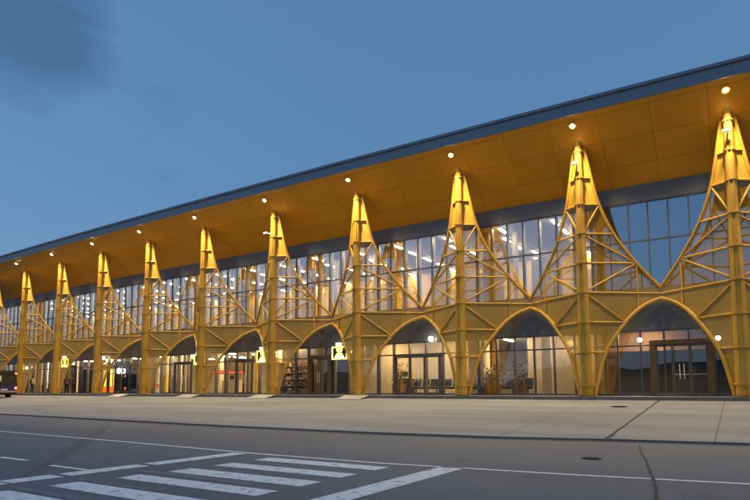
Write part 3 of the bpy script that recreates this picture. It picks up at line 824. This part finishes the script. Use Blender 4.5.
# counters
def counter(p, w, m, label, h=1.05):
    e = empty('counter', p, label, 'counter')
    b = MB(); b.box(p+Vector((-w/2, -.3, 0)), p+Vector((w/2, .3, h-.05))); b.build('front_panel', m, e)
    b = MB(); b.box(p+Vector((-w/2-.05, -.36, h-.048)), p+Vector((w/2+.05, .36, h))); b.build('top', M['white'], e)
    b = MB(); b.box(p+Vector((-.22, -.04, h+.08)), p+Vector((.22, .0, h+.40))); b.box(p+Vector((-.04, -.03, h+.001)), p+Vector((.04, .0, h+.079))); b.build('screen', M['seat'], e)
counter(at_floor(693, GL+2.0), 1.5, M['dim'], 'small counter with a pale top inside the dark entrance arch')
counter(at_floor(405, GL+1.9), 1.1, M['wood'], 'brown counter behind the potted plant by the sliding door')
counter(at_floor(232, GL+2.0), 1.6, M['cream'], 'cream counter under the red light boards')
# shop shelves with packed goods
def shelf(p, w, label):
    e = empty('shop_shelf', p, label, 'shop shelf', 'shop shelves right of the half hidden gate sign')
    b = MB(); b.box(p+Vector((-w/2, .22, 0)), p+Vector((w/2, .26, 2.3)))
    for s in (-1, 1): b.box(p+Vector((s*w/2-.02, -.2, 0)), p+Vector((s*w/2+.02, .218, 2.3)))
    b.build('rack', M['wood'], e)
    for k in range(5):
        z = .12+k*.45
        b = MB(); b.box(p+Vector((-w/2+.022, -.2, z)), p+Vector((w/2-.022, .218, z+.03))); bd = b.build('shelf_board', M['white'], e)
        b = MB(); x = -w/2+.05
        while x < w/2-.2:
            ww = random.uniform(.08, .18); hh = random.uniform(.16, .36)
            b.box(p+Vector((x, -.16, z+.031)), p+Vector((x+ww, .12, z+.031+hh))); x += ww+.02
        gd = b.build('goods', M['goods'], bd); gd['kind'] = 'stuff'
shelf(at_floor(288, GL+.75), 1.5, 'left shop shelf full of small goods, nearer the truss column')
shelf(at_floor(302, GL+.75), 1.5, 'right shop shelf full of small goods, nearer the dark door')
# red light boards over the counter
def led(px, py, w, off, label):
    p = at(px, py, off)
    e = empty('light_board', p, label, 'display board', 'red light boards hanging inside')
    b = MB(); b.box(p+Vector((-w/2, 0, -.13)), p+Vector((w/2, .08, .13)))
    for s in (-1, 1): b.box(p+Vector((s*w*.3-.012, .03, .131)), p+Vector((s*w*.3+.012, .05, G1-p.z-.002)))
    b.build('case', M['sign_black'], e)
    b = MB(); x = -w/2+.06
    while x < w/2-.1:
        ww = random.choice((.05, .07, .09)); b.box(p+Vector((x, -.012, -.07)), p+Vector((x+ww, -.002, .07))); x += ww+.03
    b.build('lit_characters', M['led_red'], e)
for j, (px, wd) in enumerate(((213, 1.0), (222, 1.2), (232, 1.3), (243, 1.3))):
    led(px, 372.5, wd, GL+1.7, ['first', 'second', 'third', 'fourth'][j] + ' red light board counted from the truss column that splits a gate sign')
led(172, 374, .7, GL+1.5, 'red light board right of the yellow interior pillar')
led(156, 386, .5, GL+1.0, 'low red light board left of the yellow interior pillar')
led(87, 368, .9, GL+.4, 'red light board on the blue banner wall')
# barrier posts
for px, l in ((216, 'yellow queue post left of the cream counter'), (237, 'yellow queue post right of the cream counter')):
    p = at_floor(px, GL+1.1); e = empty('queue_post', p, l, 'queue post', 'yellow queue posts by the counter')
    b = MB(); b.disc(p, .2, .03, 18); b.build('base', M['yellow'], e)
    b = MB(); b.tube([p+Vector((0, 0, .031)), p+Vector((0, 0, 2.1))], .10, 10); b.build('pole', M['yellow'], e, smooth=True)
    b = MB(); b.box(p+Vector((-.22, -.06, 2.101)), p+Vector((.22, .06, 2.35))); b.build('head', M['yellow'], e)
# glowing kiosk
p = at_floor(108.5, GL+.7)
e = empty('kiosk', p, 'glowing yellow kiosk with an orange base board', 'kiosk')
b = MB(); b.box(p+Vector((-1.35, .2, 0)), p+Vector((1.35, 1.2, 2.75))); b.build('cabin', M['cream'], e)
b = MB(); b.box(p+Vector((-1.3, .15, .62)), p+Vector((1.3, .197, 2.2))); b.build('lit_panel', M['kiosk'], e)
b = MB()
for x in (-1.33, -.45, .45, 1.29): b.box(p+Vector((x, .08, .6)), p+Vector((x+.05, .147, 2.25)))
for z in (1.2, 1.75): b.box(p+Vector((-1.27, .09, z)), p+Vector((1.27, .140, z+.04)))
b.build('bars', M['wood'], e)
b = MB(); b.box(p+Vector((-1.38, -.02, .06)), p+Vector((1.38, .197, .58))); b.build('base_board', M['orange'], e)
b = MB(); b.box(p+Vector((-1.4, .0, 2.26)), p+Vector((1.4, .197, 2.6))); b.build('header', M['wood'], e)

# ------------------------------------------------------------------ people
def person(p, face, top, label, h=1.72, bag=False):
    e = empty('person', p, label, 'person')
    s = h/1.72; a = face; ca, sa = math.cos(a), math.sin(a)
    J = {'pelvis': (0, 0, .93), 'waist': (0, .0, 1.08), 'chest': (0, -.01, 1.30), 'neck': (0, 0, 1.46), 'head': (0, -.02, 1.55), 'crown': (0, -.01, 1.68),
         'hl': (-.09, 0, .88), 'kl': (-.10, -.04, .48), 'al': (-.11, .02, .09), 'tl': (-.12, -.15, .04),
         'hr': (.09, 0, .88), 'kr': (.11, -.02, .48), 'ar': (.12, .04, .09), 'tr': (.14, -.12, .04),
         'sl': (-.18, 0, 1.40), 'el': (-.25, .03, 1.13), 'wl': (-.24, -.10, .90), 'fl': (-.23, -.14, .80),
         'sr': (.18, 0, 1.40), 'er': (.26, .04, 1.13), 'wr': (.25, -.06, .89), 'fr': (.24, -.09, .79)}
    Rd = {'pelvis': .15, 'waist': .135, 'chest': .16, 'neck': .058, 'head': .098, 'crown': .07, 'hl': .10, 'kl': .065, 'al': .045, 'tl': .04, 'hr': .10, 'kr': .065, 'ar': .045, 'tr': .04,
          'sl': .07, 'el': .05, 'wl': .036, 'fl': .034, 'sr': .07, 'er': .05, 'wr': .036, 'fr': .034}
    E_ = [('pelvis', 'waist'), ('waist', 'chest'), ('chest', 'neck'), ('neck', 'head'), ('head', 'crown'), ('pelvis', 'hl'), ('hl', 'kl'), ('kl', 'al'), ('al', 'tl'),
          ('pelvis', 'hr'), ('hr', 'kr'), ('kr', 'ar'), ('ar', 'tr'), ('chest', 'sl'), ('sl', 'el'), ('el', 'wl'), ('wl', 'fl'), ('chest', 'sr'), ('sr', 'er'), ('er', 'wr'), ('wr', 'fr')]
    rot = lambda q: Vector(((q[0]*ca - q[1]*sa)*s, (q[0]*sa + q[1]*ca)*s, q[2]*s))
    def skin(nm, keys, edges_, m, grow=0.0, root=None):
        me = bpy.data.meshes.new(nm); idx = {k: i for i, k in enumerate(keys)}
        me.from_pydata([rot(J[k]) for k in keys], [(idx[x], idx[y]) for x, y in edges_], [])
        me.materials.append(m); o = bpy.data.objects.new(nm, me); COL.objects.link(o); o.parent = e
        sk = o.modifiers.new('skin', 'SKIN'); sk.use_smooth_shade = True
        for i, k in enumerate(keys):
            d = me.skin_vertices[0].data[i]; r = (Rd[k]+grow)*s; d.radius = (r, r*(.8 if k in ('chest', 'waist', 'pelvis') else 1)); d.use_root = (k == (root or keys[0]))
        su = o.modifiers.new('sub', 'SUBSURF'); su.levels = 1; su.render_levels = 1
        return o
    skin('body', list(J), E_, M['skin'])
    tk = ['chest', 'neck', 'waist', 'pelvis', 'sl', 'el', 'wl', 'sr', 'er', 'wr']
    J2 = dict(J); J['neck'] = (0, 0, 1.42)
    skin('jacket', tk, [q for q in E_ if q[0] in tk and q[1] in tk], top, .018)
    J['neck'] = J2['neck']
    lk = ['pelvis', 'hl', 'kl', 'al', 'hr', 'kr', 'ar']
    skin('trousers', lk, [q for q in E_ if q[0] in lk and q[1] in lk], M['trousers'], .014)
    b = MB()
    for sx in (-1, 1):
        f = 'tl' if sx < 0 else 'tr'; an = 'al' if sx < 0 else 'ar'
        q0, q1 = rot(J[an]), rot(J[f]); b.tube([p+q0+Vector((0, 0, -.03*s)), p+q1], [.055*s, .048*s], 8)
    b.build('shoes', M['rubber'], e, smooth=True)
    b = MB(); c = p + rot((0, .015, 1.615))
    for i in range(6):
        pass
    rings = []
    for i in range(7):
        th = math.pi*.62*i/6
        rings.append([c + Vector((math.sin(th)*math.cos(2*math.pi*k/12)*.112*s, math.sin(th)*math.sin(2*math.pi*k/12)*.118*s, math.cos(th)*.125*s)) for k in range(12)])
    b.add([v for r_ in rings for v in r_], [(i*12+k, i*12+(k+1) % 12, (i+1)*12+(k+1) % 12, (i+1)*12+k) for i in range(6) for k in range(12)])
    b.build('hair', M['hair'], e, smooth=True)
    b = MB()                    # nose, ears, eyes
    for q, r in (((0, -.125, 1.585), .016), ((-.1, 0, 1.59), .02), ((.1, 0, 1.59), .02)):
        c = p+rot(q); b.tube([c+Vector((0, 0, -.025*s)), c+Vector((0, 0, .025*s))], r*s, 6)
    b.build('face', M['skin'], e)
    if bag:
        b = MB(); q = [rot((sx*.13, .13+dy, z)) for z in (1.02, 1.38) for sx, dy in ((-1, 0), (1, 0), (1, .14), (-1, .14))]
        b.hexa([p+v for v in q[:4]], [p+v for v in q[4:]]); b.build('backpack', M['trousers'], e, bevel=.03)
person(at_floor(33, GL-.9, 0), 2.6, M['shirt_white'], 'standing person in a white top with a dark backpack near the bus', bag=True)
person(at_floor(67, GL-.7, 0), 1.2, M['jacket_grey'], 'standing person in a grey jacket under the small gate sign')
person(at_floor(73.5, GL-.9, 0), -.8, M['jacket_blue'], 'standing person in a dark blue jacket right of the one in grey', 1.66)

# ------------------------------------------------------------------ the bus
bx1, by0, by1, L = -53.3, 23.2, 25.3, 6.4
bz = slope_z(bx1, (by0+by1)/2)
e = empty('minibus', (bx1-L/2, (by0+by1)/2, bz), 'dark minibus with a blue band and lit tail lights parked in front of the columns', 'minibus')
def prism(z0, z1, ins0, ins1, m, nm, x0=bx1-L, x1=bx1, bev=.05, par=e):
    b = MB(); b.hexa([(x0+ins0, by0+ins0, bz+z0), (x1-ins0, by0+ins0, bz+z0), (x1-ins0, by1-ins0, bz+z0), (x0+ins0, by1-ins0, bz+z0)],
                     [(x0+ins1, by0+ins1, bz+z1), (x1-ins1, by0+ins1, bz+z1), (x1-ins1, by1-ins1, bz+z1), (x0+ins1, by1-ins1, bz+z1)])
    return b.build(nm, m, par, bevel=bev)
prism(.28, .46, .02, 0, M['bus_black'], 'skirt'); prism(.461, .60, 0, 0, M['bus_stripe'], 'bumper_band', bev=0)
prism(.601, 1.02, 0, .01, M['bus_blue'], 'body'); prism(1.021, 1.28, .01, .02, M['bus_black'], 'waist_band', bev=0)
cab = prism(1.281, 1.98, .03, .08, M['bus_black'], 'cabin', bev=0); prism(1.981, 2.36, .06, .16, M['bus_black'], 'roof', bev=.08)
b = MB(); b.quad((bx1-.035, by0+.18, bz+1.33), (bx1-.035, by1-.18, bz+1.33), (bx1-.06, by1-.22, bz+1.93), (bx1-.06, by0+.22, bz+1.93))
for v in b.v: v.x += .02
b.build('rear_window', M['bus_glass'], e)
for k in range(4):
    x0 = bx1-.5-k*1.5; b = MB(); b.quad((x0-1.3, by0+.02, bz+1.34), (x0, by0+.02, bz+1.34), (x0, by0+.06, bz+1.92), (x0-1.3, by0+.06, bz+1.92)); b.build('side_window', M['bus_glass'], e)
for y in (by0+.14, by1-.14):
    for z, h in ((.72, .22), (2.02, .14)):
        b = MB(); b.box((bx1-.03 if z < 1 else bx1-.10, y-.09, bz+z), (bx1+.02 if z < 1 else bx1-.055, y+.09, bz+z+h)); b.build('tail_light', M['tail'], e)
b = MB(); b.box((bx1, (by0+by1)/2-.26, bz+.64), (bx1+.012, (by0+by1)/2+.26, bz+.76)); b.build('number_plate', M['white'], e)
for x in (bx1-1.3, bx1-L+1.1):
    for y, s in ((by0+.02, 1), (by1-.02, -1)):
        b = MB(); b.tube([(x, y, bz+.36), (x, y+s*.22, bz+.36)], .36, 20); w = b.build('wheel', M['rubber'], e, smooth=True)
        b = MB(); b.tube([(x, y-s*.012, bz+.36), (x, y-s*.002, bz+.36)], .2, 16); b.build('rim', M['white'], w)

# ------------------------------------------------------------------ sky, sun, view
SUN_EL, SUN_ROT = R(1.0), R(78)
w = bpy.data.worlds.new('World'); sc.world = w; w.use_nodes = True
nt = w.node_tree; bg = nt.nodes['Background']
sky = nt.nodes.new('ShaderNodeTexSky'); sky.sky_type = 'NISHITA'; sky.sun_disc = False
sky.sun_elevation = SUN_EL; sky.sun_rotation = SUN_ROT; sky.air_density = 1.0; sky.dust_density = .4; sky.ozone_density = 2.5
tc = nt.nodes.new('ShaderNodeTexCoord')
nz = nt.nodes.new('ShaderNodeTexNoise'); nz.inputs['Scale'].default_value = 3.0; nz.inputs['Detail'].default_value = 9; nz.inputs['Roughness'].default_value = .58; nz.inputs['Distortion'].default_value = .2
mp = nt.nodes.new('ShaderNodeMapping'); mp.inputs['Scale'].default_value = (1, 1, 3.4)
nt.links.new(tc.outputs['Generated'], mp.inputs['Vector']); nt.links.new(mp.outputs[0], nz.inputs['Vector'])
cd = ray(25, 22).normalized()                       # one dark cloud bank, high to the north-west
dp = nt.nodes.new('ShaderNodeVectorMath'); dp.operation = 'DOT_PRODUCT'; dp.inputs[1].default_value = cd
nt.links.new(tc.outputs['Generated'], dp.inputs[0])
mr = nt.nodes.new('ShaderNodeMapRange'); mr.interpolation_type = 'SMOOTHSTEP'
mr.inputs['From Min'].default_value = .990; mr.inputs['From Max'].default_value = 1.0; mr.inputs['To Min'].default_value = 0; mr.inputs['To Max'].default_value = .42
nt.links.new(dp.outputs['Value'], mr.inputs['Value'])
sm = nt.nodes.new('ShaderNodeMath'); sm.operation = 'ADD'; nt.links.new(nz.outputs['Fac'], sm.inputs[0]); nt.links.new(mr.outputs[0], sm.inputs[1])
rp = nt.nodes.new('ShaderNodeValToRGB'); el = rp.color_ramp.elements
el[0].position = .66; el[0].color = (.97, 1.0, 1.06, 1); el[1].position = 1.0; el[1].color = (.60, .65, .73, 1)
nt.links.new(sm.outputs[0], rp.inputs[0])
m1 = nt.nodes.new('ShaderNodeMix'); m1.data_type = 'RGBA'; m1.blend_type = 'MULTIPLY'; m1.inputs['Factor'].default_value = 1
ia = [s for s in m1.inputs if s.type == 'RGBA']
m0 = nt.nodes.new('ShaderNodeMix'); m0.data_type = 'RGBA'; m0.inputs['Factor'].default_value = .74
ib = [s for s in m0.inputs if s.type == 'RGBA']; ib[1].default_value = (.152, .335, .600, 1)
nt.links.new(sky.outputs[0], ib[0]); nt.links.new([s for s in m0.outputs if s.type == 'RGBA'][0], ia[0]); nt.links.new(rp.outputs[0], ia[1])
nt.links.new([s for s in m1.outputs if s.type == 'RGBA'][0], bg.inputs['Color'])
bg.inputs['Strength'].default_value = .142
sd = bpy.data.lights.new('sun', 'SUN'); sd.energy = .12; sd.angle = R(12); sd.color = (1, .86, .70)
so = bpy.data.objects.new('sun', sd); COL.objects.link(so)
d = Vector((math.sin(SUN_ROT)*math.cos(R(14)), math.cos(SUN_ROT)*math.cos(R(14)), math.sin(R(14))))
so.rotation_euler = d.to_track_quat('Z', 'Y').to_euler()

sc.view_settings.view_transform = 'Standard'; sc.view_settings.look = 'None'
sc.view_settings.exposure = 2.3; sc.view_settings.gamma = 1
sc.view_settings.use_curve_mapping = False
sc.cycles.use_denoising = True
sc.cycles.max_bounces = 7; sc.cycles.transparent_max_bounces = 16; sc.cycles.diffuse_bounces = 3; sc.cycles.glossy_bounces = 4
sc.cycles.sample_clamp_indirect = 4
sc.cycles.use_light_tree = True
